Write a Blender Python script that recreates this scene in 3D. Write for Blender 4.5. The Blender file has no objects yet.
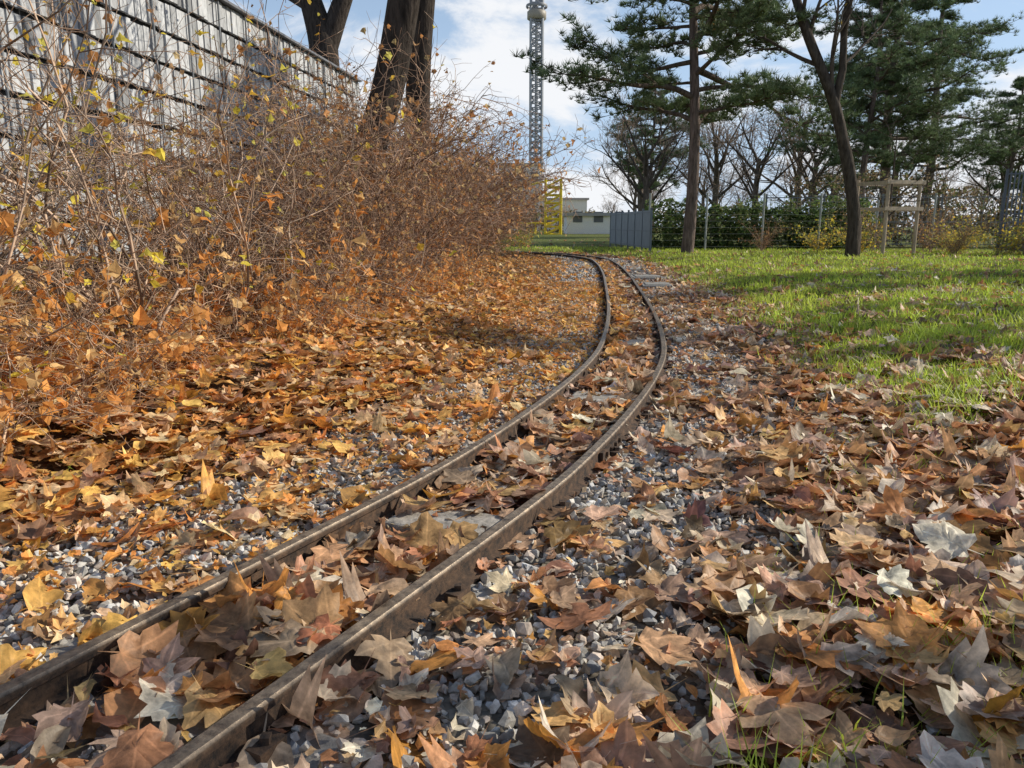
import bpy, math, random
import numpy as np
from mathutils import Vector, Matrix
rng=np.random.default_rng(11); random.seed(5)
scene=bpy.context.scene
col=bpy.context.collection
# ------------------------------------------------------------ helpers
class MB:
    def __init__(s): s.V=[];s.F={};s.C=[];s.L=[];s.n=0
    def add(s,V,F,C=None,L=None):
        V=np.asarray(V,float).reshape(-1,3);F=np.asarray(F,int)
        s.V.append(V); s.F.setdefault(F.shape[1],[]).append(F+s.n)
        if C is None: C=np.ones((len(V),3))*.5
        C=np.asarray(C,float)
        if C.ndim==1: C=np.tile(C,(len(V),1))
        s.C.append(C); s.L.append(np.zeros((len(V),3)) if L is None else L)
        s.n+=len(V)
    def mesh(s,name,mat,smooth=False):
        V=np.concatenate(s.V);C=np.concatenate(s.C);L=np.concatenate(s.L)
        me=bpy.data.meshes.new(name)
        loops=[];tot=[]
        for k,fl in s.F.items():
            f=np.concatenate(fl);loops.append(f.ravel());tot.append(np.full(len(f),k))
        loops=np.concatenate(loops);tot=np.concatenate(tot)
        st=np.concatenate([[0],np.cumsum(tot)[:-1]])
        me.vertices.add(len(V));me.vertices.foreach_set('co',V.astype(np.float32).ravel())
        me.loops.add(len(loops));me.loops.foreach_set('vertex_index',loops.astype(np.int32))
        me.polygons.add(len(tot));me.polygons.foreach_set('loop_start',st.astype(np.int32))
        me.polygons.foreach_set('loop_total',tot.astype(np.int32))
        me.polygons.foreach_set('use_smooth',np.full(len(tot),smooth))
        a=me.attributes.new('col','FLOAT_COLOR','POINT')
        a.data.foreach_set('color',np.hstack([C,np.ones((len(C),1))]).astype(np.float32).ravel())
        b=me.attributes.new('lc','FLOAT_VECTOR','POINT')
        b.data.foreach_set('vector',L.astype(np.float32).ravel())
        me.update(calc_edges=True); me.materials.append(mat)
        return me
def obj(name,data,parent=None,loc=None,rotz=0,sc=1):
    o=bpy.data.objects.new(name,data);col.objects.link(o)
    if parent: o.parent=parent
    if loc is not None:o.location=loc
    o.rotation_euler[2]=rotz
    o.scale=(sc,sc,sc) if np.isscalar(sc) else sc
    return o
def nrm(v): return v/(np.linalg.norm(v,axis=-1,keepdims=True)+1e-12)
def prisms(mb,P0,P1,R0,R1,k,C):
    P0=np.asarray(P0);P1=np.asarray(P1);R0=np.asarray(R0);R1=np.asarray(R1)
    n=len(P0)
    if n==0:return
    d=nrm(P1-P0);ref=np.where(np.abs(d[:,2:3])>.9,np.array([[1.,0,0]]),np.array([[0,0,1.]]))
    a=nrm(np.cross(d,ref));b=np.cross(d,a)
    t=np.arange(k)*2*math.pi/k
    off=np.cos(t)[None,:,None]*a[:,None]+np.sin(t)[None,:,None]*b[:,None]
    V=np.concatenate([P0[:,None]+off*R0[:,None,None],P1[:,None]+off*R1[:,None,None]],1)
    j=np.arange(k);f=np.stack([j,(j+1)%k,k+(j+1)%k,k+j],1)
    F=(f[None]+(np.arange(n)*2*k)[:,None,None]).reshape(-1,4)
    C=np.asarray(C)
    C=np.repeat(C,2*k,0) if C.ndim==2 else C
    mb.add(V.reshape(-1,3),F,C)
def tube(mb,P,R,k,C,rough=0):
    P=np.asarray(P,float);R=np.asarray(R,float);n=len(P)
    d=nrm(np.gradient(P,axis=0));a=np.array([1.,0.13,0]);
    rings=[]
    for i in range(n):
        a=a-d[i]*a.dot(d[i]);a=a/np.linalg.norm(a);b=np.cross(d[i],a)
        t=np.arange(k)*2*math.pi/k
        rr=R[i]*(1+rough*np.sin(t*3+i*.35)+rough*.7*np.sin(t*5-i*.5))
        rings.append(P[i]+np.outer(np.cos(t)*rr,a)+np.outer(np.sin(t)*rr,b))
    V=np.concatenate(rings);j=np.arange(k)
    f=np.stack([j,(j+1)%k,k+(j+1)%k,k+j],1)
    F=(f[None]+(np.arange(n-1)*k)[:,None,None]).reshape(-1,4)
    mb.add(V,F,C)
def boxes(mb,cen,size,rotz=None,C=(.5,.5,.5)):
    cen=np.asarray(cen,float).reshape(-1,3);size=np.broadcast_to(np.asarray(size,float),cen.shape);n=len(cen)
    u=np.array([[-1,-1,-1],[1,-1,-1],[1,1,-1],[-1,1,-1],[-1,-1,1],[1,-1,1],[1,1,1],[-1,1,1]])*.5
    V=u[None]*size[:,None]
    r=np.zeros(n) if rotz is None else np.broadcast_to(rotz,(n,))
    c,s=np.cos(r)[:,None],np.sin(r)[:,None]
    V=np.stack([V[...,0]*c-V[...,1]*s,V[...,0]*s+V[...,1]*c,V[...,2]],-1)+cen[:,None]
    f=np.array([[0,3,2,1],[4,5,6,7],[0,1,5,4],[1,2,6,5],[2,3,7,6],[3,0,4,7]])
    F=(f[None]+(np.arange(n)*8)[:,None,None]).reshape(-1,4)
    C=np.asarray(C,float)
    mb.add(V.reshape(-1,3),F,np.repeat(C,8,0) if C.ndim==2 else C)
def rots(n,tilt):
    yaw=rng.uniform(0,2*math.pi,n);ax=rng.uniform(0,2*math.pi,n);an=rng.normal(0,1,n)*tilt
    c,s=np.cos(yaw),np.sin(yaw);Z=np.zeros(n);O=np.ones(n)
    Rz=np.stack([np.stack([c,-s,Z],-1),np.stack([s,c,Z],-1),np.stack([Z,Z,O],-1)],-2)
    x,y=np.cos(ax),np.sin(ax);ca,sa=np.cos(an),np.sin(an);v=1-ca
    Rt=np.stack([np.stack([ca+x*x*v,x*y*v,y*sa],-1),np.stack([x*y*v,ca+y*y*v,-x*sa],-1),np.stack([-y*sa,x*sa,ca],-1)],-2)
    return Rt@Rz
def scatter(mb,shapes,P,S,R,C,lc=False):
    n=len(P);which=rng.integers(0,len(shapes),n)
    for i,(V,F) in enumerate(shapes):
        m=which==i;k=m.sum()
        if k==0: continue
        s=S[m]; s=s[:,None,None] if s.ndim==1 else s[:,None,:]
        W=np.einsum('nij,nvj->nvi',R[m],V[None]*s)+P[m][:,None]
        FF=(F[None]+(np.arange(k)*len(V))[:,None,None]).reshape(-1,F.shape[1])
        mb.add(W.reshape(-1,3),FF,np.repeat(C[m],len(V),0),np.tile(V,(k,1)) if lc else None)
def vnoise(x,y,f=1.,seed=0):
    x=np.asarray(x)*f;y=np.asarray(y)*f;o=seed*1.7
    return (np.sin(x*1.3+y*.7+o)+np.sin(-x*.9+y*1.7+2*o+1)+np.sin(x*2.3+y*1.9+o*3)*.6+np.sin(x*3.1-y*2.7+o)*.5+np.sin(x*.4-y*4.3+o*5)*.4)/3.5
# ------------------------------------------------------------ materials
def newmat(name):
    m=bpy.data.materials.new(name);m.use_nodes=True;nt=m.node_tree
    for n in list(nt.nodes): nt.nodes.remove(n)
    o=nt.nodes.new('ShaderNodeOutputMaterial');return m,nt,o
def N(nt,t,**k):
    n=nt.nodes.new(t)
    for a,b in k.items(): setattr(n,a,b)
    return n
def mathn(nt,op,a,b=None,c=None):
    n=nt.nodes.new('ShaderNodeMath');n.operation=op
    for i,v in enumerate((a,b,c)):
        if v is None: continue
        if isinstance(v,(int,float)): n.inputs[i].default_value=v
        else: nt.links.new(v,n.inputs[i])
    return n.outputs[0]
def simple_mat(name,rough=.8,scale=8.,var=.35,bump=.3,trans=0.,stretch=(1,1,1),metal=0,bdist=.02,spec=.3,veins=False):
    m,nt,o=newmat(name);L=nt.links.new
    tc=N(nt,'ShaderNodeTexCoord');mp=N(nt,'ShaderNodeMapping');mp.inputs['Scale'].default_value=stretch
    L(tc.outputs['Object'],mp.inputs[0])
    nz=N(nt,'ShaderNodeTexNoise');nz.inputs['Scale'].default_value=scale;nz.inputs['Detail'].default_value=5;nz.inputs['Roughness'].default_value=.65
    L(mp.outputs[0],nz.inputs['Vector'])
    mr=N(nt,'ShaderNodeMapRange');mr.inputs[1].default_value=.3;mr.inputs[2].default_value=.7;mr.inputs[3].default_value=1-var;mr.inputs[4].default_value=1+var
    L(nz.outputs[0],mr.inputs[0])
    vm=N(nt,'ShaderNodeVectorMath',operation='SCALE');L(mr.outputs[0],vm.inputs['Scale'])
    at=N(nt,'ShaderNodeAttribute');at.attribute_name='col';L(at.outputs['Color'],vm.inputs[0])
    c=vm.outputs[0]
    if veins:
        la=N(nt,'ShaderNodeAttribute');la.attribute_name='lc';sp=N(nt,'ShaderNodeSeparateXYZ');L(la.outputs['Vector'],sp.inputs[0])
        y=mathn(nt,'ADD',sp.outputs[1],.36)
        th=mathn(nt,'ARCTAN2',sp.outputs[0],y)
        r=mathn(nt,'SQRT',mathn(nt,'ADD',mathn(nt,'MULTIPLY',y,y),mathn(nt,'MULTIPLY',sp.outputs[0],sp.outputs[0])))
        dv=mathn(nt,'MULTIPLY',mathn(nt,'ABSOLUTE',mathn(nt,'SINE',mathn(nt,'MULTIPLY',th,4.))),r)
        ms=N(nt,'ShaderNodeMapRange');ms.inputs[1].default_value=.03;ms.inputs[2].default_value=.10;ms.inputs[3].default_value=1.35;ms.inputs[4].default_value=1.
        L(dv,ms.inputs[0]);v2=N(nt,'ShaderNodeVectorMath',operation='SCALE');L(c,v2.inputs[0]);L(ms.outputs[0],v2.inputs['Scale']);c=v2.outputs[0]
    p=N(nt,'ShaderNodeBsdfPrincipled');p.inputs['Roughness'].default_value=rough;p.inputs['Metallic'].default_value=metal
    p.inputs['Specular IOR Level'].default_value=spec
    L(c,p.inputs['Base Color'])
    if bump:
        bp=N(nt,'ShaderNodeBump');bp.inputs['Strength'].default_value=bump;bp.inputs['Distance'].default_value=bdist
        L(nz.outputs[0],bp.inputs['Height']);L(bp.outputs[0],p.inputs['Normal'])
    if trans:
        t=N(nt,'ShaderNodeBsdfTranslucent');L(c,t.inputs[0]);mx=N(nt,'ShaderNodeMixShader');mx.inputs[0].default_value=trans
        L(p.outputs[0],mx.inputs[1]);L(t.outputs[0],mx.inputs[2]);L(mx.outputs[0],o.inputs[0])
    else: L(p.outputs[0],o.inputs[0])
    return m
M_leaf=simple_mat('dry_leaf',rough=.5,scale=30,var=.5,bump=.4,trans=.28,bdist=.006,veins=True,spec=.35)
M_leaf2=simple_mat('small_leaf',rough=.6,scale=20,var=.25,bump=0,trans=.4)
M_grass=simple_mat('grass_blade',rough=.5,scale=3,var=.3,bump=0,trans=.4)
M_stone=simple_mat('gravel_stone',rough=.85,scale=70,var=.35,bump=.4,bdist=.004)
M_twig=simple_mat('twig',rough=.8,scale=10,var=.25,bump=0)
M_bark=simple_mat('bark',rough=.95,scale=7,var=.6,bump=1.,stretch=(2.2,2.2,.45),bdist=.06,spec=.1)
M_needle=simple_mat('pine_needles',rough=.6,scale=.8,var=.35,bump=0,trans=.2)
M_plank=simple_mat('grey_cladding',rough=.85,scale=5,var=.3,bump=.3,stretch=(3,3,1),bdist=.01)
M_conc=simple_mat('weathered_concrete',rough=.9,scale=30,var=.45,bump=.7,bdist=.01)
M_metal=simple_mat('painted_metal',rough=.5,scale=3,var=.12,bump=0)
M_wood=simple_mat('weathered_wood',rough=.85,scale=10,var=.3,bump=.3,stretch=(1,1,.2))
def rail_mat():
    m,nt,o=newmat('rusty_rail_steel');L=nt.links.new
    tc=N(nt,'ShaderNodeTexCoord');nz=N(nt,'ShaderNodeTexNoise');nz.inputs['Scale'].default_value=30;nz.inputs['Detail'].default_value=9;nz.inputs['Roughness'].default_value=.75
    L(tc.outputs['Object'],nz.inputs['Vector'])
    cr=N(nt,'ShaderNodeValToRGB');cr.color_ramp.elements[0].position=.38;cr.color_ramp.elements[1].position=.68
    cr.color_ramp.elements[0].color=(.016,.012,.010,1);cr.color_ramp.elements[1].color=(.14,.08,.045,1);L(nz.outputs[0],cr.inputs[0])
    cr2=N(nt,'ShaderNodeValToRGB');cr2.color_ramp.elements[0].position=.36;cr2.color_ramp.elements[1].position=.66
    cr2.color_ramp.elements[0].color=(.08,.06,.045,1);cr2.color_ramp.elements[1].color=(.42,.32,.22,1);L(nz.outputs[0],cr2.inputs[0])
    la=N(nt,'ShaderNodeAttribute');la.attribute_name='col';sp=N(nt,'ShaderNodeSeparateColor');L(la.outputs['Color'],sp.inputs[0])
    mk=N(nt,'ShaderNodeMapRange');mk.inputs[1].default_value=.35;mk.inputs[2].default_value=.9;L(sp.outputs[0],mk.inputs[0])
    mx=N(nt,'ShaderNodeMix',data_type='RGBA');L(mk.outputs[0],mx.inputs[0]);L(cr.outputs[0],mx.inputs[6]);L(cr2.outputs[0],mx.inputs[7])
    p=N(nt,'ShaderNodeBsdfPrincipled');L(mx.outputs[2],p.inputs['Base Color'])
    rr=N(nt,'ShaderNodeMapRange');rr.inputs[3].default_value=.9;rr.inputs[4].default_value=.38;L(mk.outputs[0],rr.inputs[0]);L(rr.outputs[0],p.inputs['Roughness'])
    L(mathn(nt,'MULTIPLY',mk.outputs[0],.4),p.inputs['Metallic'])
    b=N(nt,'ShaderNodeBump');b.inputs['Strength'].default_value=.7;b.inputs['Distance'].default_value=.005;L(nz.outputs[0],b.inputs['Height']);L(b.outputs[0],p.inputs['Normal'])
    L(p.outputs[0],o.inputs[0]);return m
M_rail=rail_mat()
def ground_mat():
    m,nt,o=newmat('ground_soil');L=nt.links.new
    tc=N(nt,'ShaderNodeTexCoord')
    vo=N(nt,'ShaderNodeTexVoronoi');vo.inputs['Scale'].default_value=45;L(tc.outputs['Object'],vo.inputs['Vector'])
    nz=N(nt,'ShaderNodeTexNoise');nz.inputs['Scale'].default_value=1.3;nz.inputs['Detail'].default_value=9;nz.inputs['Roughness'].default_value=.7;L(tc.outputs['Object'],nz.inputs['Vector'])
    sp=N(nt,'ShaderNodeSeparateColor');L(vo.outputs['Color'],sp.inputs[0])
    k=mathn(nt,'MULTIPLY',mathn(nt,'MULTIPLY_ADD',sp.outputs[0],.9,.45),mathn(nt,'MULTIPLY_ADD',nz.outputs[0],1.2,.4))
    at=N(nt,'ShaderNodeAttribute');at.attribute_name='col'
    vm=N(nt,'ShaderNodeVectorMath',operation='SCALE');L(at.outputs['Color'],vm.inputs[0]);L(k,vm.inputs['Scale'])
    p=N(nt,'ShaderNodeBsdfPrincipled');p.inputs['Roughness'].default_value=.95;p.inputs['Specular IOR Level'].default_value=.1;L(vm.outputs[0],p.inputs['Base Color'])
    b=N(nt,'ShaderNodeBump');b.inputs['Strength'].default_value=.9;b.inputs['Distance'].default_value=.02;b.invert=True;L(vo.outputs['Distance'],b.inputs['Height']);L(b.outputs[0],p.inputs['Normal'])
    L(p.outputs[0],o.inputs[0]);return m
M_ground=ground_mat()
# ------------------------------------------------------------ track centreline
cp=np.array([(-2.6,-2.4),(-1.8,-1.),(-1.27,0.05),(-.713,1.116),(-.425,1.676),(-.163,2.184),(.04,2.627),(.327,3.386),(.628,4.354),(.851,5.362),(1.137,7.33),(1.482,10.45),(1.80,13.6),(2.05,17.),(2.05,19.5),(1.3,22.4),(-.8,24.8),(-4.5,27.)])
def catmull(P,n=24):
    out=[]
    Q=np.vstack([2*P[0]-P[1],P,2*P[-1]-P[-2]])
    for i in range(1,len(Q)-2):
        p0,p1,p2,p3=Q[i-1:i+3]
        for t in np.linspace(0,1,n,endpoint=False):
            out.append(.5*((2*p1)+(-p0+p2)*t+(2*p0-5*p1+4*p2-p3)*t*t+(-p0+3*p1-3*p2+p3)*t**3))
    out.append(P[-1]);return np.array(out)
CL=catmull(cp)
for _ in range(25): CL[1:-1]=(CL[:-2]+2*CL[1:-1]+CL[2:])/4
TAN=nrm(np.gradient(CL,axis=0));NOR=np.stack([TAN[:,1],-TAN[:,0]],1)
ARC=np.concatenate([[0],np.cumsum(np.linalg.norm(np.diff(CL,axis=0),axis=1))])
def sdist(x,y):
    cx=np.interp(y,CL[:,1],CL[:,0]);c=np.interp(y,CL[:,1],TAN[:,1])
    s=(x-cx)*c
    return np.where(np.asarray(y)>26,s+8,s)
def sm(a,b,v):
    t=np.clip((v-a)/(b-a),0,1);return t*t*(3-2*t)
def hgt(x,y):
    s=sdist(x,y)
    far=1-sm(18,40,np.hypot(x,y))
    z=.13*sm(-.95,-1.9,s)+.10*sm(.9,2.2,s)
    z=z+.012*vnoise(x,y,3.)*sm(.25,.6,np.abs(s))+.03*vnoise(x,y,.8,2)*sm(1.,2.,np.abs(s))
    return z*far-.015
def z_grass(x,y):
    s=sdist(x,y);n=vnoise(x,y,1.4,4);n2=vnoise(x,y,4.,8)
    edge=.78+.25*n+.12*n2+.07*np.clip(5-y,0,3)
    g=sm(edge,edge+.6,s)*sm(2.5,4.1,y+.5*n+.3*n2-.25*np.clip(x-1.8,0,4))
    return g
def z_gravel(x,y):
    s=sdist(x,y);n=vnoise(x,y,1.9,7)
    r=1-sm(.55,1.15,s+.2*n); l=1-sm(.75,1.25,-s+.2*n)
    return np.where(s>0,r,l)*(y<26)
# ------------------------------------------------------------ ground
t=np.linspace(-6.1,6.1,460);gx=1.5*np.sinh(t)*1.;gy=1.5*np.sinh(np.linspace(-3.2,6.1,420))+1.5
X,Y=np.meshgrid(gx,gy);Z=hgt(X,Y)
V=np.stack([X,Y,Z],-1).reshape(-1,3);nx=len(gx);ny=len(gy)
i=np.arange(nx-1);j=np.arange(ny-1);I,J=np.meshgrid(i,j);a=(J*nx+I).ravel()
F=np.stack([a,a+1,a+nx+1,a+nx],1)
xx,yy=V[:,0],V[:,1]
G=z_grass(xx,yy)[:,None];K=z_gravel(xx,yy)[:,None]
nn=vnoise(xx,yy,2.5,9)[:,None]*.5+.5
soil=np.array([.12,.075,.042])+nn*np.array([.03,.015,.008])
grs=np.array([.14,.16,.035])+nn*np.array([.06,.03,.01])
grav=np.array([.23,.20,.16])
C=soil*(1-K)+grav*K;C=C*(1-G)+grs*G
farl=sm(25,40,yy)[:,None];C=C*(1-farl)+np.array([.15,.17,.05])*farl
mb=MB();mb.add(V,F,C);obj('ground',mb.mesh('ground',M_ground,True))
# ------------------------------------------------------------ track
track=obj('railway_track',None)
prof=np.array([(-.034,0),(.034,0),(.034,.006),(.008,.014),(.0055,.05),(.017,.056),(.018,.070),(.013,.0755),(-.013,.0755),(-.018,.070),(-.017,.056),(-.0055,.05),(-.008,.014),(-.034,.006)])
pc=np.array([0,0,0,0,0,.2,.5,1,1,.5,.2,0,0,0])
for nm,off in (('left_rail',-.212),('right_rail',.212)):
    P=CL+NOR*off;n=len(P);k=len(prof)
    V=np.zeros((n,k,3));V[:,:,0]=P[:,None,0]+NOR[:,None,0]*prof[None,:,0];V[:,:,1]=P[:,None,1]+NOR[:,None,1]*prof[None,:,0]
    V[:,:,2]=prof[None,:,1]-.006
    j=np.arange(k);f=np.stack([j,(j+1)%k,k+(j+1)%k,k+j],1)
    F=(f[None]+(np.arange(n-1)*k)[:,None,None]).reshape(-1,4)
    mb=MB();mb.add(V.reshape(-1,3),F,np.repeat(np.tile(pc,n)[:,None],3,1))
    obj(nm,mb.mesh(nm,M_rail),track)
def at_arc(s,off):
    x=np.interp(s,ARC,CL[:,0]);y=np.interp(s,ARC,CL[:,1]);tx=np.interp(s,ARC,TAN[:,0]);ty=np.interp(s,ARC,TAN[:,1])
    return x+ty*off,y-tx*off,math.atan2(-tx,ty)
mb=MB();cl=MB()
s0=1.05
while s0<ARC[-1]-.3:
    x,y,a=at_arc(s0,0);c=rng.uniform(.2,.32)
    boxes(mb,[(x,y,-.047)],(.82,.19,.086),a+rng.normal(0,.02),np.array([c,c*.93,c*.83]))
    for o in(-.212,.212):
        for e in(-.045,.045):
            x2,y2,a2=at_arc(s0,o+e);boxes(cl,[(x2,y2,.009)],(.035,.06,.026),a2,np.array([.1,.1,.1]));boxes(cl,[(x2,y2,.028)],(.016,.018,.014),a2+.5,np.array([.2,.1,.1]))
    s0+=.62
PL=[]
for yp,ln in((2.12,.2),(3.75,.22),(5.6,.24),(8.2,.25)):
    x,y,a=at_arc(float(np.interp(yp,CL[:,1],ARC)),0);boxes(mb,[(x,y,.014)],(.31,ln,.03),a,np.array([.32,.29,.25]));PL.append((float(x),float(y)))
o=obj('sleepers',mb.mesh('sleepers',M_conc),track);bv=o.modifiers.new('b','BEVEL');bv.width=.01;bv.segments=2
ssj=float(np.interp(2.96,CL[:,1],ARC))
for s1,off in((ssj,.212),(ssj+.5,-.212),(ssj+6.1,.212),(ssj+6.4,-.212)):
    for e in(-.0165,.0165):
        x,y,a=at_arc(s1,off+e);boxes(cl,[(x,y,.027)],(.014,.30,.03),a,np.array([.05,.05,.05]))
        for d in(-.1,-.035,.035,.1):
            x,y,a=at_arc(s1+d,off+e*1.7);boxes(cl,[(x,y,.027)],(.012,.018,.018),a,np.array([.1,.1,.1]))
obj('clips_and_fishplates',cl.mesh('clips',M_rail),track)
for k,(s1,o1,w) in enumerate(((np.interp(11.2,CL[:,1],ARC),.52,.42),(np.interp(12.9,CL[:,1],ARC),.5,.5),(np.interp(15.,CL[:,1],ARC),.48,.4))):
    x,y,a=at_arc(s1,o1);mb=MB();boxes(mb,[(0,0,0)],(w,.62,.07),0,np.array([.3,.29,.27]));boxes(mb,[(0,0,.04)],(w*.8,.5,.012),0,np.array([.26,.25,.23]))
    o=obj('concrete_slab',mb.mesh('slab',M_conc),None,(x,y,.0),a+.05*k);bv=o.modifiers.new('b','BEVEL');bv.width=.012
# ------------------------------------------------------------ gravel
import bmesh
def hullstone():
    bm=bmesh.new()
    for _ in range(13):
        v=rng.normal(size=3);v=v/np.linalg.norm(v)*rng.uniform(.8,1.1);bm.verts.new(v*np.array([1,.8,.62]))
    r=bmesh.ops.convex_hull(bm,input=bm.verts)
    bmesh.ops.delete(bm,geom=[v for v in bm.verts if not v.link_faces],context='VERTS')
    bmesh.ops.triangulate(bm,faces=bm.faces);bm.verts.index_update()
    V=np.array([v.co[:] for v in bm.verts]);F=np.array([[v.index for v in f.verts] for f in bm.faces]);bm.free();return V,F
stones=[hullstone() for _ in range(14)]
def stone_cols(n):
    g=(.18+.54*rng.beta(1.6,1.8,n))[:,None]*np.ones((n,3));t=rng.uniform(0,1,n)[:,None]
    tint=np.where(t<.3,np.array([[1.0,.98,.95]]),np.where(t<.75,np.array([[1.07,1.,.89]]),np.array([[1.12,.92,.75]])))
    return g*tint
mb=MB()
def put_stones(n,y0,y1,r0,r1,wid,lift=0):
    y=rng.uniform(y0,y1,n);s=rng.uniform(-wid,wid,n)
    cx=np.interp(y,CL[:,1],CL[:,0]);c=np.interp(y,CL[:,1],TAN[:,1]);x=cx+s/c
    keep=(rng.uniform(0,1,n)<z_gravel(x,y)+.04)&(np.abs(np.abs(s)-.212)>.03)
    x,y,s=x[keep],y[keep],s[keep];n=len(x);r=r0+(r1-r0)*rng.beta(1.5,2.4,n)
    z=hgt(x,y)+r*rng.uniform(-.1,.9,n)+lift-.006*(np.abs(s)<.2)
    scatter(mb,stones,np.stack([x,y,z],1),r,rots(n,1.2),stone_cols(n))
put_stones(36000,.55,6,.008,.027,1.35)
put_stones(20000,6,13,.013,.027,1.3)
put_stones(8000,13,22,.02,.035,1.2)
obj('gravel',mb.mesh('gravel',M_stone))
# ------------------------------------------------------------ leaves
half=[(.012,-.38),(.16,-.45),(.34,-.38),(.33,-.24),(.44,-.20),(.55,-.06),(.50,.02),(.62,.20),(.44,.22),(.31,.20),(.33,.36),(.20,.40),(.12,.54),(0,.66)]
half2=[(.012,-.38),(.2,-.46),(.40,-.36),(.30,-.20),(.47,-.14),(.58,.0),(.68,.2),(.45,.17),(.25,.14),(.30,.36),(.15,.42),(0,.68)]
def leafshape(outline,seed,hi=True,curl=1.):
    r=np.random.default_rng(seed);O=np.array(outline)
    O=O*(1+r.normal(0,.06,O.shape));O[:,0]*=r.uniform(.8,1.1);cen=np.array([0,-.08])
    if hi: rings=[O,cen+(O-cen)*.72,cen+(O-cen)*.4]
    else: rings=[O]
    P=np.concatenate(rings+[cen[None]]);k=len(O)
    c1,c2,f=r.uniform(-.5,1.2)*curl,r.uniform(-.5,1.)*curl,r.uniform(-.1,.5)*curl
    rad=np.hypot(P[:,0],P[:,1]);an=np.arctan2(P[:,1],P[:,0])
    z=c1*P[:,0]**2+c2*(P[:,1]-.1)**2*.6+f*np.abs(P[:,0])+.12*curl*np.sin(P[:,0]*9+r.uniform(0,6))*rad+.14*curl*np.sin(P[:,1]*8+r.uniform(0,6))*rad
    z+=.16*curl*rad**2*np.sin(an*4+r.uniform(0,6))+.7*curl*np.clip(rad-.42,0,1)*np.sin(an*2+r.uniform(0,6))
    z+=r.normal(0,.015,len(z));z-=z.mean()
    V=np.concatenate([P*(1-.12*curl*np.clip(np.abs(z),0,.5))[:,None],z[:,None]],1);F=[]
    if hi:
        for j in range(k):
            j2=(j+1)%k
            for q in(0,k): F+=[[q+j,q+j2,q+k+j2],[q+j,q+k+j2,q+k+j]]
            F.append([2*k+j,2*k+j2,3*k])
    else:
        for j in range(k): F.append([j,(j+1)%k,k])
    b=len(V);zb=V[0,2];V=np.vstack([V,[[-.014,-.36,zb],[.014,-.36,zb],[r.uniform(-.15,.15),-.36-r.uniform(.3,.6),zb+r.uniform(-.1,.25)]]]);F.append([b,b+1,b+2])
    return V,np.array(F)
def mirror(h): return h+[(-x,y) for x,y in h[::-1] if abs(x)>.001]
ovh=[(.01,-.45),(.16,-.36),(.27,-.18),(.31,.02),(.27,.22),(.16,.42),(.06,.54),(0,.66)]
loh=[(.01,-.38),(.3,-.40),(.34,-.2),(.58,.05),(.34,.2),(.2,.42),(0,.64)]
hiL=[leafshape(mirror(half),i,True,rng.uniform(.3,1.25)) for i in range(18)]+[leafshape(mirror(half2),20+i,True,rng.uniform(.3,1.)) for i in range(6)]+[leafshape(mirror(ovh),40+i,True,1.) for i in range(8)]
loL=[leafshape(mirror(loh),80+i,False,.8) for i in range(8)]+[leafshape(mirror(ovh),90+i,False,.9) for i in range(5)]
pal_r=np.array([(.60,.34,.18),(.68,.44,.26),(.52,.27,.13),(.80,.62,.43),(.34,.18,.10),(.70,.32,.09),(.72,.45,.18),(.62,.40,.27),(.42,.29,.20),(.84,.72,.55),(.26,.15,.09),(.58,.27,.12)])
pal_l=np.array([(.82,.38,.09),(.85,.48,.16),(.76,.32,.08),(.84,.60,.33),(.58,.29,.11),(.74,.47,.26),(.82,.50,.14),(.46,.26,.14),(.68,.32,.11)])
def leaf_cols(n,left):
    r=pal_r[rng.integers(0,len(pal_r),n)];l=pal_l[rng.integers(0,len(pal_l),n)]
    c=np.where(left[:,None],l,r)*rng.uniform(.62,1.12,(n,1));return np.clip(c+rng.normal(0,.012,(n,3)),.01,.85)
def leafdens(x,y):
    s=sdist(x,y);n=vnoise(x,y,2.6,3)*.5+.5;n3=vnoise(x,y,6.5,1)*.5+.5;a=np.abs(s)
    d=np.where(s<-1.,1.,np.where(s<-.24,.14+.5*sm(.45,.85,.6*n+.4*n3)+.6*sm(-.7,-1.,s),np.where(a<.24,.6+.5*n,0)))
    rg=.16+.55*sm(.42,.78,.6*n+.4*n3)
    rg=rg+(1-rg)*sm(.6,1.0,s+.5*(n-.5))
    d=np.where(s>=.24,rg,d)
    g=z_grass(x,y);d=d*(1-g)+g*(.09+.24*sm(.5,.9,.5*n+.5*n3)+.28*sm(6.2,4,y))
    d=np.where((s>1.5)&(y>16),.05,d)
    d=np.where(np.abs(a-.212)<.045,d*.05,d)
    for (px,py) in PL: d=d*(1-.7*np.exp(-((x-px)**2+(y-py)**2)/.012))
    return d
leafmb=MB()
def put_leaves(n,x0,x1,y0,y1,shapes,s0,s1,tilt,layers=.05,lift=.022,ex=1.):
    x=rng.uniform(x0,x1,n);y=rng.uniform(y0,y1,n)
    vis=np.abs(x)<y*.85+1.2
    k=(rng.uniform(0,1,n)<leafdens(x,y))&vis;x,y=x[k],y[k];n=len(x)
    d=leafdens(x,y);s=sdist(x,y)
    sz=(s0+(s1-s0)*rng.uniform(0,1,n)**ex)*np.where(s<-.8,.75,1.)
    z=hgt(x,y)+lift+rng.uniform(0,1,n)*layers*d
    scatter(leafmb,shapes,np.stack([x,y,z],1),sz,rots(n,tilt),leaf_cols(n,s<-.25+.25*(y>5)),True)
put_leaves(18500,-4.2,4.6,.45,4.6,hiL,.045,.15,.35,.05,ex=1.2)
put_leaves(28000,-6,8,4.6,10,loL,.05,.12,.40,.06)
put_leaves(28000,-6,16,10,24,loL,.07,.13,.4,.05)
put_leaves(7000,-20,30,24,50,loL,.12,.2,.3,.05)
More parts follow.
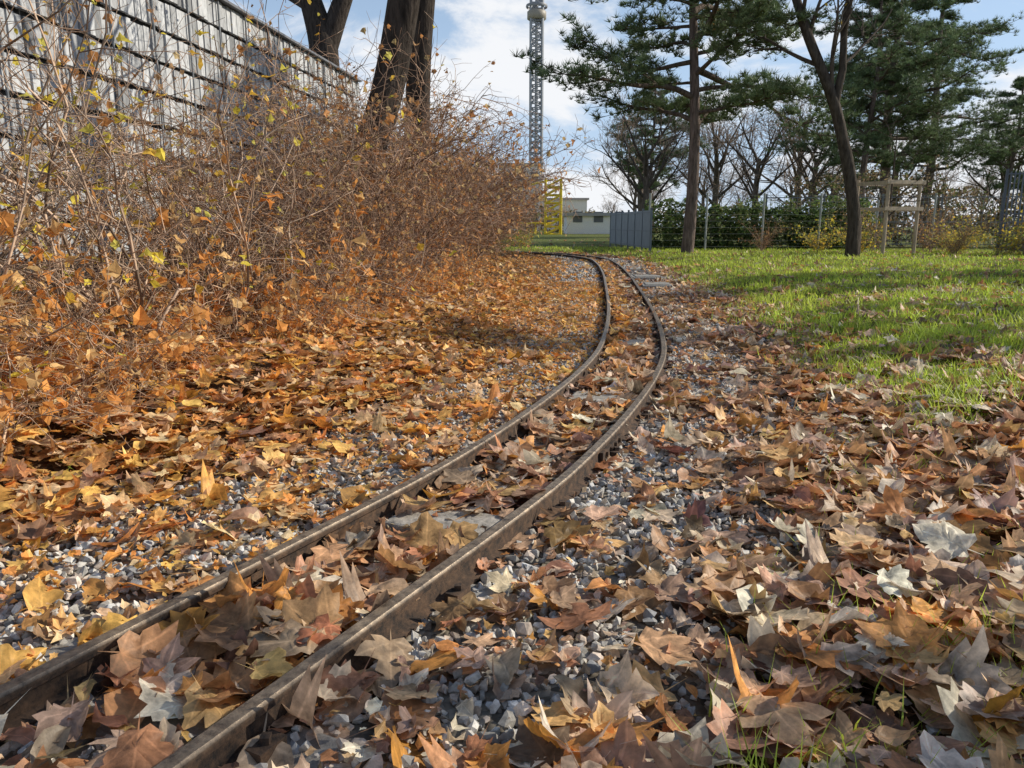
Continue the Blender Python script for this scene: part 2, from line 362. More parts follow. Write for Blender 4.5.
n=36000;y=rng.uniform(.6,12,n);s=rng.uniform(-1.6,1.5,n);x=np.interp(y,CL[:,1],CL[:,0])+s/np.interp(y,CL[:,1],TAN[:,1])
k=(np.abs(np.abs(s)-.212)>.03)&(rng.uniform(0,1,n)<np.where(s<-.2,.95,.5));x,y,s=x[k],y[k],s[k];n=len(x)
scatter(leafmb,loL,np.stack([x,y,hgt(x,y)+.022+rng.uniform(0,.012,n)],1),rng.uniform(.010,.04,n),rots(n,.6),leaf_cols(n,s<-.2),True)
obj('fallen_leaves',leafmb.mesh('fallen_leaves',M_leaf,True))
# ------------------------------------------------------------ grass
bl=[]
for i in range(8):
    r=np.random.default_rng(200+i);b=r.uniform(.2,.8)
    bl.append((np.array([[-.5,0,0],[.5,0,0],[.35,b*.25,.5],[-.35,b*.25,.5],[0,b,1.]]),np.array([[0,1,2],[0,2,3],[3,2,4]])))
gmb=MB()
def put_grass(n,r0,r1,h0,h1,w,fn):
    r=np.exp(rng.uniform(math.log(r0),math.log(r1),n));th=rng.uniform(-.85,.9,n)
    x=r*np.sin(th);y=r*np.cos(th);k=rng.uniform(0,1,n)<fn(x,y);x,y,r=x[k],y[k],r[k];n=len(x)
    h=rng.uniform(h0,h1,n)*(1+.5*vnoise(x,y,3,6));ww=w*(1+r*.14)
    S=np.stack([ww,h,h],1)
    yl=(vnoise(x,y,1.1,13)*.5+.5)[:,None];y2=(vnoise(x,y,4.1,3)*.5+.5)[:,None]
    c=np.array([.34,.50,.06])*rng.uniform(.5,1.3,(n,1))*(.8+.4*y2)+rng.uniform(0,.15,(n,1))*np.array([1,.8,.2])+yl*np.array([.20,.14,.02])
    z=hgt(x,y)-.003
    scatter(gmb,bl,np.stack([x,y,z],1),S,rots(n,.35),c)
put_grass(270000,2.8,30,.04,.10,.005,lambda x,y:z_grass(x,y)*(.58+.5*vnoise(x,y,2.2,5)+.35*vnoise(x,y,6,3)).clip(.1,1))
def tufts(x,y):
    s=sdist(x,y);n=vnoise(x,y,3.3,12)+.5*vnoise(x,y,8,2);return sm(.8,1.1,s)*(.12+sm(.3,.7,n)*.7)+(s<-1)*sm(.7,.9,n)*.15
put_grass(55000,.9,5.5,.045,.105,.004,tufts)
obj('grass',gmb.mesh('grass',M_grass))
# ------------------------------------------------------------ bare tree generator
def rotdir(d,ang):
    a=rng.normal(size=3);a=a-d*a.dot(d);a/=np.linalg.norm(a);return d*math.cos(ang)+a*math.sin(ang)
class Tree:
    def __init__(s): s.mb=MB();s.seg=[];s.tips=[]
    def branch(s,p,d,L,r,depth,maxd,up=.25,wig=.35,nch=6,minr=.006):
        n=5;pts=[p];rr=[r]
        for i in range(n):
            d=d+rng.normal(0,wig/math.sqrt(n)*.6,3)+np.array([0,0,up/n]);d/=np.linalg.norm(d)
            p=p+d*L/n;pts.append(p);rr.append(max(r*(1-.75*(i+1)/n),minr*.7))
        if r>.03: tube(s.mb,pts,rr,8,np.array([.11,.088,.07]),.03)
        else:
            for i in range(n): s.seg.append((pts[i],pts[i+1],rr[i],rr[i+1]))
        if depth>=maxd: s.tips+=pts[2:];return
        for c in range(nch):
            t=rng.uniform(.25,1);f=t*n;i=min(int(f),n-1);q=pts[i]+(pts[i+1]-pts[i])*(f-i)
            dd=rotdir(nrm(pts[i+1]-pts[i]),rng.uniform(.45,1.05))
            s.branch(q,dd,L*rng.uniform(.4,.68)*(1.15-.4*t),max((rr[i])*.55,minr),depth+1,maxd,up,wig,nch,minr)
    def finish(s,name,cc=(.10,.08,.065)):
        if s.seg:
            a=np.array([q[0] for q in s.seg]);b=np.array([q[1] for q in s.seg]);c=np.array([q[2] for q in s.seg]);d=np.array([q[3] for q in s.seg])
            prisms(s.mb,a,b,c,d,4,np.array(cc)*rng.uniform(.7,1.4,(len(a),1)))
        return s.mb.mesh(name,M_bark,True)
def small_leaves(pts,n,size,pal,spread=.1,tilt=1.2):
    pts=np.array(pts);k=rng.integers(0,len(pts),n);P=pts[k]+rng.normal(0,spread,(n,3))
    c=np.array(pal)[rng.integers(0,len(pal),n)]*rng.uniform(.7,1.2,(n,1));mb=MB()
    scatter(mb,loL,P,rng.uniform(.6,1.2,n)*size,rots(n,tilt),c,True);return mb
def trunk_tree(name,P,R,limbs,maxd=3,nch=6,minr=.006,leaves=0,lsize=.09,pal=((.5,.3,.06),),k=16,cc=(.10,.08,.065),start=.45,up=.3,Lf=.42,tcol=(.055,.044,.036),rlimb=.5,droop=()):
    P=np.array(P,float);T=Tree()
    tt=np.linspace(0,len(P)-1,len(P)*6);PP=np.stack([np.interp(tt,np.arange(len(P)),P[:,i]) for i in range(3)],1);RR=np.interp(tt,np.arange(len(P)),R)
    for _ in range(4): PP[1:-1]=(PP[:-2]+2*PP[1:-1]+PP[2:])/4
    tube(T.mb,PP,RR,k,np.array(tcol),.05)
    H=np.linalg.norm(P[-1]-P[0])
    for i in range(limbs):
        t=start+(1-start)*(i+.5)/limbs+rng.uniform(-.02,.02);j=min(int(t*(len(PP)-1)),len(PP)-2)
        d=rotdir(nrm(PP[j+1]-PP[j]),rng.uniform(.5,1.1));d[2]=abs(d[2])*.8+.1;d/=np.linalg.norm(d)
        T.branch(PP[j],d,H*Lf*rng.uniform(.7,1.1)*(1.2-.5*t),RR[j]*rlimb,1,maxd,up,.4,nch,minr)
    for (q,dd,L_,r_) in droop: T.branch(np.array(q,float),nrm(np.array(dd,float)),L_,r_,1,3,-.55,.35,5,.005)
    me=T.finish(name,cc);o=obj(name,me)
    if leaves:
        obj('leaves',small_leaves(T.tips,leaves,lsize,pal).mesh('leaves',M_leaf2),o)
    return o
YB=((.6,.42,.07),(.5,.25,.06))
trunk_tree('large_tree',[(-2.45,11.1,-.1),(-2.3,11.,.7),(-2.08,11,1.5),(-1.73,11,2.52),(-1.42,11,3.78),(-1.05,11,5.6),(-.7,11.,8.5)],[.32,.25,.225,.215,.21,.18,.08],9,3,6,.007,420,.08,YB,start=.66,rlimb=.4,
  droop=(((-1.2,11,5.1),(-1,-.5,.1),3.2,.035),((-1.,11,5.6),(-.6,-1,0),3.0,.03),((-1.3,11,4.6),(-1,.1,.3),2.6,.025)))
trunk_tree('large_tree',[(-1.7,13.9,-.1),(-1.70,14,2.),(-1.55,14,4),(-1.3,14,6),(-1.2,14,8.8)],[.26,.22,.20,.17,.08],7,3,6,.007,300,.08,YB,start=.6,rlimb=.4,
  droop=(((-1.3,14,6),(.7,.2,.3),2.4,.03),((-1.4,14,5.8),(-1,.2,.1),3.6,.035)))
o=trunk_tree('large_tree',[(-5.8,25,0),(-5.7,25,3.5),(-5.68,25,6.3),(-6.2,25,7.8),(-7.2,25,13)],[.5,.45,.42,.3,.15],7,3,5,.012,start=.65)
T2=Tree();tube(T2.mb,[(-5.7,25,6.),(-5.3,25,7.),(-4.8,25,8.2),(-4.2,25,12.)],[.34,.3,.25,.12],12,np.array([.06,.048,.04]),.04)
for q in range(6): T2.branch(np.array([-4.9+.2*q*.3,25,8+.5*q]),nrm(np.array([rng.uniform(-.4,1),rng.uniform(-.6,.6),.5])),3.5,.09,1,3,.1,.4,6,.010)
obj('fork_limb',T2.finish('fork'),o)
o=trunk_tree('leaning_tree',[(8.75,20,-.1),(8.72,20,1.),(8.45,20,2.3),(7.95,20,3.9),(7.15,20,5.4),(6.6,20,6.8),(6.2,20,9)],[.20,.155,.145,.13,.115,.09,.04],8,3,5,.008,200,.1,YB,start=.5,Lf=.35,tcol=(.08,.065,.052))
T2=Tree();tube(T2.mb,[(7.98,20,3.85),(8.1,20,4.6),(8.05,20,5.6),(8.2,20,7.2),(8.3,20,9)],[.11,.09,.08,.06,.03],10,np.array([.08,.065,.052]),.03)
for q in range(6): T2.branch(np.array([8.08,20,4.7+.6*q]),nrm(np.array([rng.uniform(-1,1),rng.uniform(-.6,.6),.6])),2.2,.045,1,3,.3,.4,5,.008)
obj('second_stem',T2.finish('stem2'),o)
# trees just outside the view on the right: their shadows fall over grass and track
for (tx_,ty_,h_,lv) in((8.8,3.0,6.4,700),(13.0,8.6,7.,1300),(13.5,12.4,6.,2000),(19.5,16.,9.,2200)):
    trunk_tree('shade_tree',[(tx_,ty_,0),(tx_-.1,ty_,h_*.3),(tx_-.3,ty_,h_*.62),(tx_-.4,ty_-.1,h_)],[.24,.19,.15,.06],8,3,4,.010,lv,.15,YB,start=.4,Lf=.33)
bare=[]
for q in range(3):
    T=Tree();tube(T.mb,[(0,0,0),(.1,0,1.5),(0,.1,3),(.1,.1,5)],[.28,.22,.18,.13],10,np.array([.15,.12,.095]),.04)
    for i in range(9):
        z=1.9+.36*i;T.branch(np.array([.05,.05,z]),nrm(np.array([math.cos(i*2.4+q),math.sin(i*2.4+q),.75+.1*i])),4.2-.12*i,.10,1,4,.35,.4,5,.010)
    bare.append(T.finish('bare_tree_mesh',(.34,.25,.185)))
def bt(x,y,s,name='bare_tree',parent=None): obj(name,bare[rng.integers(0,3)],parent,(x,y,-.05),rng.uniform(0,6.28),s)
for x,y,s in((6.1,36,.8),(13.5,44,.9),(9.8,60,1.1),(-2.5,60,.7),(19.,50,1.),(25,52,1.),(31,50,.95),(15.,58,1.2),(37,56,1.),(21,58,1.2)): bt(x,y,s)
row=obj('distant_tree_row',None)
for i in range(44):
    x=-70+i*4.4+rng.uniform(-1.5,1.5)
    bt(x,rng.uniform(100,130),rng.uniform(.75,1.15)*(.55 if -10<x<18 else 1.15),'bare_tree_far',row)
# ------------------------------------------------------------ pines
def tuft(seed):
    r=np.random.default_rng(seed);V=[];F=[]
    for i in range(16):
        d=r.normal(size=3);d[2]=abs(d[2])*.9+.1;d/=np.linalg.norm(d);a=np.cross(d,r.normal(size=3));a/=np.linalg.norm(a)
        b=len(V);V+=[a*.055,-a*.055,d*r.uniform(.7,1.1)];F.append([b,b+1,b+2])
    return np.array(V),np.array(F)
TU=[tuft(300+i) for i in range(6)]
def pine_mesh(H,z0,Rmax,nl,seed,trunk_r,sparse=1.,dens=9):
    mb=MB();tp=[];seg=[]
    zz=np.linspace(0,H,14);P=np.stack([.12*np.sin(zz*.5+seed),.1*np.cos(zz*.6+seed),zz],1);tube(mb,P,np.linspace(trunk_r,trunk_r*.25,14),12,np.array([.17,.13,.11]),.04)
    for i in range(nl):
        f=(i+.5)/nl;z=z0+(H-z0)*f**.9;az=i*2.4+rng.uniform(-.5,.5);prof_=math.sin(min(1,(1-f)*1.25+.08)*math.pi/2)*(.75+.25*math.sin(i*1.7))
        L=Rmax*prof_*rng.uniform(.6,1.1)*sparse;p=np.array([np.interp(z,zz,P[:,0]),np.interp(z,zz,P[:,1]),z]);d=np.array([math.cos(az),math.sin(az),rng.uniform(-.05,.35)]);d=nrm(d)
        n=7;pts=[p]
        for k in range(n):
            d=nrm(d+rng.normal(0,.12,3)+np.array([0,0,.03 if k>3 else -.04]));p=p+d*L/n;pts.append(p)
        r0=.02+.016*L;tube(mb,pts,np.linspace(r0,.012,n+1),6,np.array([.13,.10,.08]))
        for k in range(2,n+1):
            for m in range(4):
                dd=nrm(rotdir(d,rng.uniform(.5,1.3))*np.array([1,1,.45])+np.array([0,0,.12]));l=L*.24*rng.uniform(.5,1.2)+.15
                q=pts[k];e=q+dd*l;seg.append((q,e))
                for w in range(int(4+l*dens)):
                    u=rng.uniform(.3,1.1);tp.append(q+(e-q)*u+rng.normal(0,.09,3)*np.array([1.3,1.3,.6]))
    a=np.array([s[0] for s in seg]);b=np.array([s[1] for s in seg]);prisms(mb,a,b,np.full(len(a),.016),np.full(len(a),.006),3,np.array([.12,.09,.07]))
    tp=np.array(tp);n=len(tp);nb=MB()
    c=np.array([.12,.17,.08])*rng.uniform(.5,1.6,(n,1))+rng.uniform(0,.03,(n,1))*np.array([1,.8,0])
    scatter(nb,TU,tp,rng.uniform(.15,.27,n),rots(n,.5),c)
    return mb.mesh('pine_wood',M_bark,True),nb.mesh('pine_needles',M_needle)
def pine(meshes,x,y,rz,s):
    o=obj('pine_tree',meshes[0],None,(x,y,-.05),rz,s);obj('needles',meshes[1],o);return o
pM=pine_mesh(11.5,3.3,4.5,48,1.,.18,dens=7)
pA=pine_mesh(11.5,3.7,4.1,38,1.,.19,dens=7);pB=pine_mesh(14,3.3,5.,46,2.3,.28,dens=6)
pine(pM,4.9,22,0.6,1.)
pine(pB,17.8,38,1.,1.);pine(pB,23.,44,2.7,1.);pine(pA,16.,36,4.,.95);pine(pA,29.5,47,4.1,.8);pine(pA,9.5,54,5.,.9)
# ------------------------------------------------------------ shrubs
RUST=((.58,.28,.10),(.64,.38,.17),(.50,.24,.10),(.60,.44,.2));YEL=((.80,.64,.08),(.70,.62,.12),(.75,.48,.07))
def shrub_mesh(H,spread,nst,twl,seed,tc=(.30,.20,.14),nleaf=500,lsz=.045,pal=RUST,rad=.008,nb=3,minr=.0022,bend=.13):
    S0=[];S1=[];A=[];B=[];tips=[]
    for s in range(nst):
        az=rng.uniform(0,6.28);p=np.array([rng.normal(0,.12),rng.normal(0,.12),-.03]);out=np.array([math.cos(az),math.sin(az),0])
        d=nrm(out*rng.uniform(.1,spread)+np.array([0,0,1.]));h=H*rng.uniform(.6,1.1);n=9;r=rad*rng.uniform(.6,1.2)
        for i in range(n):
            q=p;d=nrm(d+rng.normal(0,bend,3)+out*.09);p=p+d*h/n;r0=r*(1-.78*i/n);r1=r*(1-.78*(i+1)/n)
            S0.append(q);S1.append(p);A.append(r0);B.append(r1)
            if i<1: continue
            for b in range(nb):
                bd=rotdir(d,rng.uniform(.4,1.3));bl_=h*rng.uniform(.08,.30);bp=q+(p-q)*rng.uniform();br=max(r0*.5,minr)
                for k in range(4):
                    bq=bp;bd=nrm(bd+rng.normal(0,.25,3)+np.array([0,0,.03]));bp=bp+bd*bl_/4
                    S0.append(bq);S1.append(bp);A.append(br*(1-.15*k));B.append(br*(1-.15*(k+1)));tips.append(bp)
                    if k>0 and rng.uniform()<.75:
                        td=rotdir(bd,rng.uniform(.5,1.3));tl=twl*rng.uniform(.4,1.2);e=bp+td*tl*.5;e2=e+nrm(td+rng.normal(0,.35,3))*tl*.5
                        S0+= [bp,e];S1+=[e,e2];A+=[br*.55,br*.5];B+=[br*.5,br*.35];tips.append(e2)
    mb=MB();n=len(S0);prisms(mb,np.array(S0),np.array(S1),np.array(A),np.array(B),3,np.array(tc)*rng.uniform(.35,1.6,(n,1)))
    w=mb.mesh('shrub_wood',M_twig,True)
    T=np.array(tips)
    return w,small_leaves(T,nleaf,lsz,pal,.03).mesh('shrub_leaves',M_leaf2)
SH=[shrub_mesh(2.3,.55,12,.20,q,tc=(.31,.20,.135),nleaf=360,lsz=.055,rad=.014,minr=.004) for q in range(4)]
SN=[shrub_mesh(2.4,.65,8,.16,q,tc=(.38,.27,.19),nleaf=110,lsz=.055,rad=.013,pal=YEL+RUST[:1],nb=2,minr=.003,bend=.24) for q in range(4)]
SL=[shrub_mesh(.85,1.1,7,.14,q,tc=(.38,.25,.16),nleaf=150,lsz=.07,rad=.007,pal=((.82,.38,.10),(.74,.32,.08),(.8,.52,.22)),minr=.0028,nb=2) for q in range(3)]
SY=[shrub_mesh(1.4,.7,14,.14,q,tc=(.34,.28,.19),nleaf=600,lsz=.07,rad=.007,pal=YEL+((.3,.34,.08),)) for q in range(2)]
def shrub(m,x,y,s,name,parent=None):
    q=m[rng.integers(0,len(m))];z=float(hgt(np.array([x]),np.array([y]))[0])
    o=obj(name,q[0],parent,(x,y,z-.02),rng.uniform(0,6.28),(s,s,s*rng.uniform(.9,1.1)));obj('leaves',q[1],o)
def front(y): return np.interp(y,[1.5,3.8,5.9,9,13.7,22],[-1.75,-1.45,-1.05,-.65,-.5,-.35])
hd=obj('shrub_hedge',None)
y=6.0
while y<20:
    for k,off in enumerate((.55,1.2,1.9)):
        if k==2 and (y<8.5): continue
        s=rng.uniform(.85,1.08)*(.75 if k==0 else 1.0)*np.interp(y,[5,7,9,12,20],[.65,.95,1.3,1.4,1.3])
        shrub(SH,front(y)-off*1.0+rng.uniform(-.2,.2),y+rng.uniform(-.25,.25),s,'hedge_shrub',hd)
    y+=.75
for x,y,s in((-2.6,3.4,1.05),(-2.2,4.2,1.),(-3.2,4.3,1.2),(-2.5,2.9,.8),(-2.9,5.6,1.2),(-3.9,5.3,1.25),(-1.9,5.2,1.),(-3.6,7.,1.25),(-2.6,6.8,1.2),(-3.3,3.5,1.1),(-2.5,4.8,1.15),(-4.4,6.6,1.25)): shrub(SN,x,y,s,'bare_shrub')
y=1.9
while y<14:
    shrub(SL,front(y)-.15+rng.uniform(-.15,.1),y,rng.uniform(.5,.9),'low_bramble')
    if y<7: shrub(SL,front(y)-.75+rng.uniform(-.2,.2),y+.2,rng.uniform(.8,1.3),'low_bramble')
    y+=.55
for x,y,s in((13.,20.5,.9),(12.2,21.5,.8),(14.2,21.2,1.1),(15.3,22,1.1),(10.0,22.3,1.),(9.3,23.5,.8),(16.5,23,1.2),(13.5,24,1.),(-.5,22.5,.8),(.4,29,.8)): shrub(SY,x,y,s,'yellow_shrub')
for x,y,s in((7.7,24.,.5),(11.3,24.2,.7),(12.4,23.2,.8),(14.8,20.3,.8),(13.3,20.2,.6),(11.8,20.8,.6)): shrub(SH,x,y,s,'bare_shrub')
def leafy(name,segs,n,size,pal):
    mb=MB();Ps=[];
    for (cx,cy,cz,rx,ry,rz) in segs:
        v=rng.normal(size=(n,3));v=nrm(v)*rng.uniform(.55,1.08,(n,1))**.5
        v*=1+.14*np.sin(v[:,:1]*9)+.12*np.sin(v[:,2:]*11+cx);p=v*np.array([rx,ry,rz])+np.array([cx,cy,cz]);Ps.append(p[p[:,2]>0])
    P=np.concatenate(Ps);k=len(P);c=np.array(pal)[rng.integers(0,len(pal),k)]*rng.uniform(.5,1.4,(k,1))
    scatter(mb,loL[-2:],P,rng.uniform(.6,1.2,k)*size,rots(k,1.3),c,True);return obj(name,mb.mesh(name,M_leaf2))
GR=((.10,.16,.05),(.14,.21,.06),(.08,.12,.04),(.2,.22,.07))
leafy('evergreen_hedge',[(5.2+.85*i,27.5+.3*math.sin(i*2),.7,.75,.7,.95+.14*math.sin(i*1.9)) for i in range(9)],2300,.11,GR)
leafy('distant_shrubs',[(-40+4.*i,88+3*math.sin(i*3),1.,2.9,2,1.5+.5*math.sin(i*1.3)) for i in range(32)],700,.4,((.24,.18,.11),(.2,.2,.08),(.29,.21,.12)))
leafy('distant_bush',[(12+2.*i,31+1.5*math.sin(i*3),1.1,1.4,1,1.6+.6*math.sin(i*1.3)) for i in range(11)],1700,.14,((.22,.16,.10),(.14,.16,.06),(.27,.2,.11)))
# ------------------------------------------------------------ building with slatted cladding
A0=np.array([-8.05,1.]);A1=np.array([-5.1,26.5]);dv=A1-A0;LW=np.linalg.norm(dv);dv/=LW;nv=np.array([dv[1],-dv[0]]);ang=math.atan2(dv[1],dv[0])
bld=obj('slat_clad_building',None)
mb=MB();H=5.45
c=A0+dv*LW/2-nv*4.06;boxes(mb,[(c[0],c[1],H/2)],(LW,8,H-.1),ang,np.array([.05,.05,.05]));obj('body',mb.mesh('body',M_conc),bld)
mb=MB();rows=9;rh=(H-.35)/rows
for r in range(rows):
    z0=.35+r*rh;u=0
    while u<LW:
        w=rng.uniform(.15,.24);dep=.05+rng.uniform(0,.04)
        p=A0+dv*(u+w/2)+nv*dep/2;g=rng.uniform(.36,.56)
        if rng.uniform()<.12: g*=.55
        dz=rng.uniform(-.012,.012)
        boxes(mb,[(p[0],p[1],z0+rh/2+dz)],(w-.03,dep,rh-.085),ang,np.array([g*.99,g,g*1.01]));u+=w
u=0
while u<LW:
    p=A0+dv*u+nv*.115;boxes(mb,[(p[0],p[1],H/2+.1)],(.03,.025,H-.2),ang,np.array([.22,.23,.24]));u+=1.25
obj('cladding_slats',mb.mesh('slats',M_plank),bld)
mb=MB();p=A0+dv*LW/2-nv*4;boxes(mb,[(p[0],p[1],H+.0)],(LW+.1,8.4,.05),ang,np.array([.16,.16,.17]));obj('roof_edge',mb.mesh('roof',M_metal),bld)
# ------------------------------------------------------------ fences
def bar_fence(name,a,b,h,sp,cc,th=.022,post=2.4,solid=False):
    a=np.array(a,float);b=np.array(b,float);L=np.linalg.norm(b-a);d=(b-a)/L;an=math.atan2(d[1],d[0]);mb=MB();n=int(L/sp)+1
    pp=a+d*np.linspace(0,L,n)[:,None];z=float(hgt(a[0],a[1]))
    boxes(mb,np.column_stack([pp,np.full(n,z+h/2+.05)]),(sp*.93 if solid else th,th,h-.1),an,np.array(cc))
    for zz in(.15,h*.5,h-.06):
        m=(a+b)/2;boxes(mb,[(m[0],m[1],z+zz)],(L,th*1.7,.035),an,np.array(cc)*.8)
    n=int(L/post)+1;pp=a+d*np.linspace(0,L,n+1)[:,None];boxes(mb,np.column_stack([pp,np.full(n+1,z+h/2+.02)]),(.06,.06,h+.1),an,np.array(cc)*.7)
    return obj(name,mb.mesh(name,M_metal))
bar_fence('grey_panel_fence',(4.25,24),(3.9,31),1.25,.12,(.20,.24,.29),.03,1.2,True)
bar_fence('metal_bar_fence',(13.2,21.2),(19.,20.),2.2,.10,(.15,.17,.21),.03)
bar_fence('metal_bar_fence',(9.5,29.5),(24,28.),1.9,.16,(.24,.25,.26),.014)
mb=MB()
for i in range(6):
    x=4.6+1.9*i;prisms(mb,[(x,26.3,0)],[(x,26.3,1.9)],[.035],[.035],8,np.array([.36,.38,.36]))
for k in range(9): prisms(mb,[(4.6,26.3,.15+.21*k)],[(14.1,26.3,.15+.21*k)],[.004],[.004],4,np.array([.22,.24,.22]))
obj('wire_fence',mb.mesh('wire_fence',M_metal,True))
tg=obj('wooden_tree_guard',None,None,(10.45,22,.0),.35);WC=np.array([.45,.36,.26])
mb=MB()
for sx in(-.55,.55):
    for sy in(-.55,.55): prisms(mb,[(sx,sy,-.1)],[(sx,sy,2.1)],[.05],[.045],10,WC)
obj('posts',mb.mesh('posts',M_wood,True),tg)
mb=MB()
for z in(2.0,1.3):
    for s_ in(-1,1): boxes(mb,[(0,s_*.61,z)],(1.35,.03,.10),0,WC*1.1);boxes(mb,[(s_*.61,0,z-.02)],(.03,1.18,.10),0,WC)
obj('boards',mb.mesh('boards',M_wood),tg)
T=Tree();T.branch(np.array([0,0,0.]),np.array([0,0,1.]),3.4,.045,1,3,.2,.15,6,.006);obj('young_tree_stem',T.finish('yt'),tg)
# ------------------------------------------------------------ far structures
D=150;tx=(535-512)/769*D;tw=1.05;mb=MB();P0=[];P1=[];R=[]
HT=52
for sx in(-1,1):
    for sy in(-1,1): P0.append((tx+sx*tw,D+sy*tw,0));P1.append((tx+sx*tw,D+sy*tw,HT));R.append(.24)
z=0;f=0
while z<HT:
    for (a,b) in(((-1,-1),(1,-1)),((1,-1),(1,1)),((1,1),(-1,1)),((-1,1),(-1,-1))):
        q0,q1=(a,b) if f%2 else (b,a)
        P0.append((tx+q0[0]*tw,D+q0[1]*tw,z));P1.append((tx+q1[0]*tw,D+q1[1]*tw,z+1.));R.append(.10)
        P0.append((tx+a[0]*tw,D+a[1]*tw,z));P1.append((tx+b[0]*tw,D+b[1]*tw,z));R.append(.10)
    z+=1.;f+=1
P0.append((tx,D,0));P1.append((tx,D,HT));R.append(.3)
prisms(mb,P0,P1,R,R,4,np.array([.32,.33,.35]))
tw_o=obj('drop_tower',mb.mesh('mast',M_metal))
mb=MB();tube(mb,[(tx,D,37.2),(tx,D,37.4),(tx,D,38.6),(tx,D,38.9)],[1.4,1.75,1.75,1.4],20,np.array([.32,.28,.22]));tube(mb,[(tx,D,39.3),(tx,D,39.5),(tx,D,39.8)],[1.9,2.0,1.9],20,np.array([.25,.25,.26]));obj('gondola_ring',mb.mesh('gondola',M_metal,True),tw_o)
YX,YD=3.75,72;mb=MB();yc=np.array([.85,.62,.03]);P0=[];P1=[]
for sx in(-.7,.7):
    for sy in(-.7,.7): P0.append((YX+sx,YD+sy,0));P1.append((YX+sx,YD+sy,5.0))
for k in range(7):
    z=k*.7
    for sy in(-.7,.7): P0+=[(YX-.7,YD+sy,z),(YX-.7,YD+sy,z)];P1+=[(YX+.7,YD+sy,z+.7),(YX+.7,YD+sy,z)]
P0+=[(YX-3,YD,1.0),(YX-3,YD,0),(YX-1.6,YD,0),(YX-2.2,YD,4.4)];P1+=[(YX,YD,1.0),(YX-3,YD,1.0),(YX-1.6,YD,1.0),(YX,YD,4.9)]
prisms(mb,P0,P1,np.full(len(P0),.10),np.full(len(P0),.10),6,yc);obj('yellow_ride_frame',mb.mesh('ride',M_metal,True))
def house(name,x,y,w,d,h,cc,rc):
    e=obj(name,None,None,(x,y,0));mb=MB();boxes(mb,[(0,0,h/2)],(w,d,h),0,np.array(cc));obj('walls',mb.mesh('walls',M_conc),e)
    mb=MB();boxes(mb,[(0,0,h+.15)],(w+.6,d+.6,.3),0,np.array(rc));obj('roof',mb.mesh('roof',M_metal),e)
    mb=MB();n=max(1,int(w/1.8))
    fl=max(1,int(h/2.8))
    for i in range(n):
        for j in range(fl): boxes(mb,[(-w/2+(i+.5)*w/n,-d/2-.01,1.6+j*2.8)],(.9,.06,1.0),0,np.array([.14,.15,.16]))
    obj('windows',mb.mesh('windows',M_metal),e)
house('pavilion_building',8.3,78,6,5,1.7,(.8,.8,.78),(.35,.35,.36))
house('distant_building',1.2,110,5.4,8,8.6,(.82,.74,.68),(.5,.4,.34))
house('distant_building',8.,125,7,8,4.6,(.78,.76,.7),(.45,.4,.38))
# ------------------------------------------------------------ light, sky, camera
el,az=math.radians(31),math.radians(76)
sd=Vector((math.sin(az)*math.cos(el),math.cos(az)*math.cos(el),math.sin(el)))
l=bpy.data.lights.new('sun','SUN');l.energy=5.0;l.angle=math.radians(.5);l.color=(1,.93,.80)
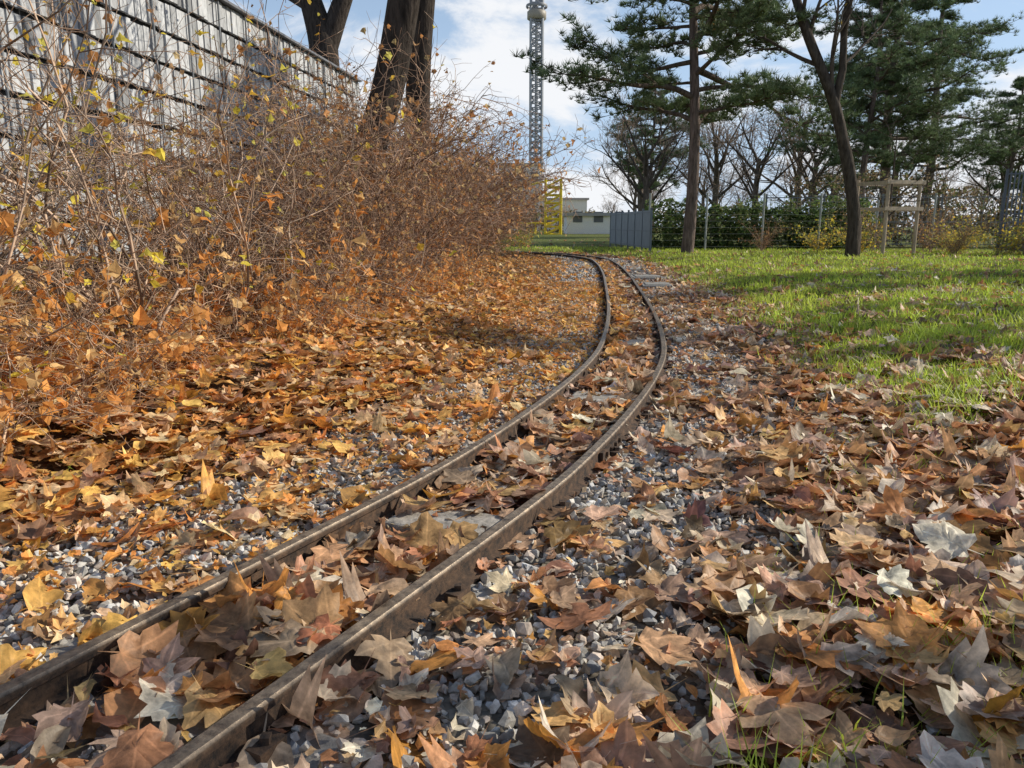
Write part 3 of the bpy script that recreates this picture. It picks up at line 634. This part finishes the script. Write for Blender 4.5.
# strength 5 at the top of the daylight range
so=obj('sun',l);so.rotation_euler=sd.to_track_quat('Z','Y').to_euler()
w=bpy.data.worlds.new('World');scene.world=w;w.use_nodes=True;nt=w.node_tree;L=nt.links.new
bg=nt.nodes['Background'];bg.inputs[1].default_value=.13
sk=N(nt,'ShaderNodeTexSky',sky_type='NISHITA');sk.sun_disc=False;sk.sun_elevation=el;sk.sun_rotation=az;sk.air_density=1.;sk.dust_density=.3
tc=N(nt,'ShaderNodeTexCoord');mp=N(nt,'ShaderNodeMapping');mp.inputs['Scale'].default_value=(1.2,1.2,3.2);mp.inputs['Location'].default_value=(.35,.1,.2);L(tc.outputs['Generated'],mp.inputs[0])
nz=N(nt,'ShaderNodeTexNoise');nz.inputs['Scale'].default_value=3.2;nz.inputs['Detail'].default_value=9;nz.inputs['Roughness'].default_value=.6;nz.inputs['Distortion'].default_value=.4;L(mp.outputs[0],nz.inputs['Vector'])
cr=N(nt,'ShaderNodeMapRange');cr.interpolation_type='SMOOTHSTEP';cr.inputs[1].default_value=.46;cr.inputs[2].default_value=.62;cr.inputs[3].default_value=.03;cr.inputs[4].default_value=.97;L(nz.outputs[0],cr.inputs[0])
sz=N(nt,'ShaderNodeSeparateXYZ');L(tc.outputs['Generated'],sz.inputs[0])
em=N(nt,'ShaderNodeMapRange');em.interpolation_type='SMOOTHSTEP';em.inputs[1].default_value=.32;em.inputs[2].default_value=.7;em.inputs[3].default_value=1.;em.inputs[4].default_value=.05;L(sz.outputs[2],em.inputs[0])
fac=mathn(nt,'MULTIPLY',cr.outputs[0],em.outputs[0])
hz=N(nt,'ShaderNodeMapRange');hz.interpolation_type='SMOOTHSTEP';hz.inputs[1].default_value=.0;hz.inputs[2].default_value=.45;hz.inputs[3].default_value=.85;hz.inputs[4].default_value=.05;L(sz.outputs[2],hz.inputs[0])
m0=N(nt,'ShaderNodeMix',data_type='RGBA');L(hz.outputs[0],m0.inputs[0]);L(sk.outputs[0],m0.inputs[6]);m0.inputs[7].default_value=(3.7,5.0,7.0,1)
mx=N(nt,'ShaderNodeMix',data_type='RGBA');L(fac,mx.inputs[0]);L(m0.outputs[2],mx.inputs[6]);mx.inputs[7].default_value=(7.2,7.3,7.5,1);L(mx.outputs[2],bg.inputs[0])
cam=bpy.data.cameras.new('camera');co=obj('camera',cam,None,(0,0,.87));cam.sensor_width=36;cam.lens=27.03;cam.clip_end=2000;cam.clip_start=.05
co.rotation_euler=(math.radians(90-11.7),0,0);scene.camera=co
scene.view_settings.view_transform='Standard';scene.view_settings.look='None';scene.view_settings.exposure=0
print('objs',len(bpy.data.objects),'polys',sum(len(m.polygons) for m in bpy.data.meshes))
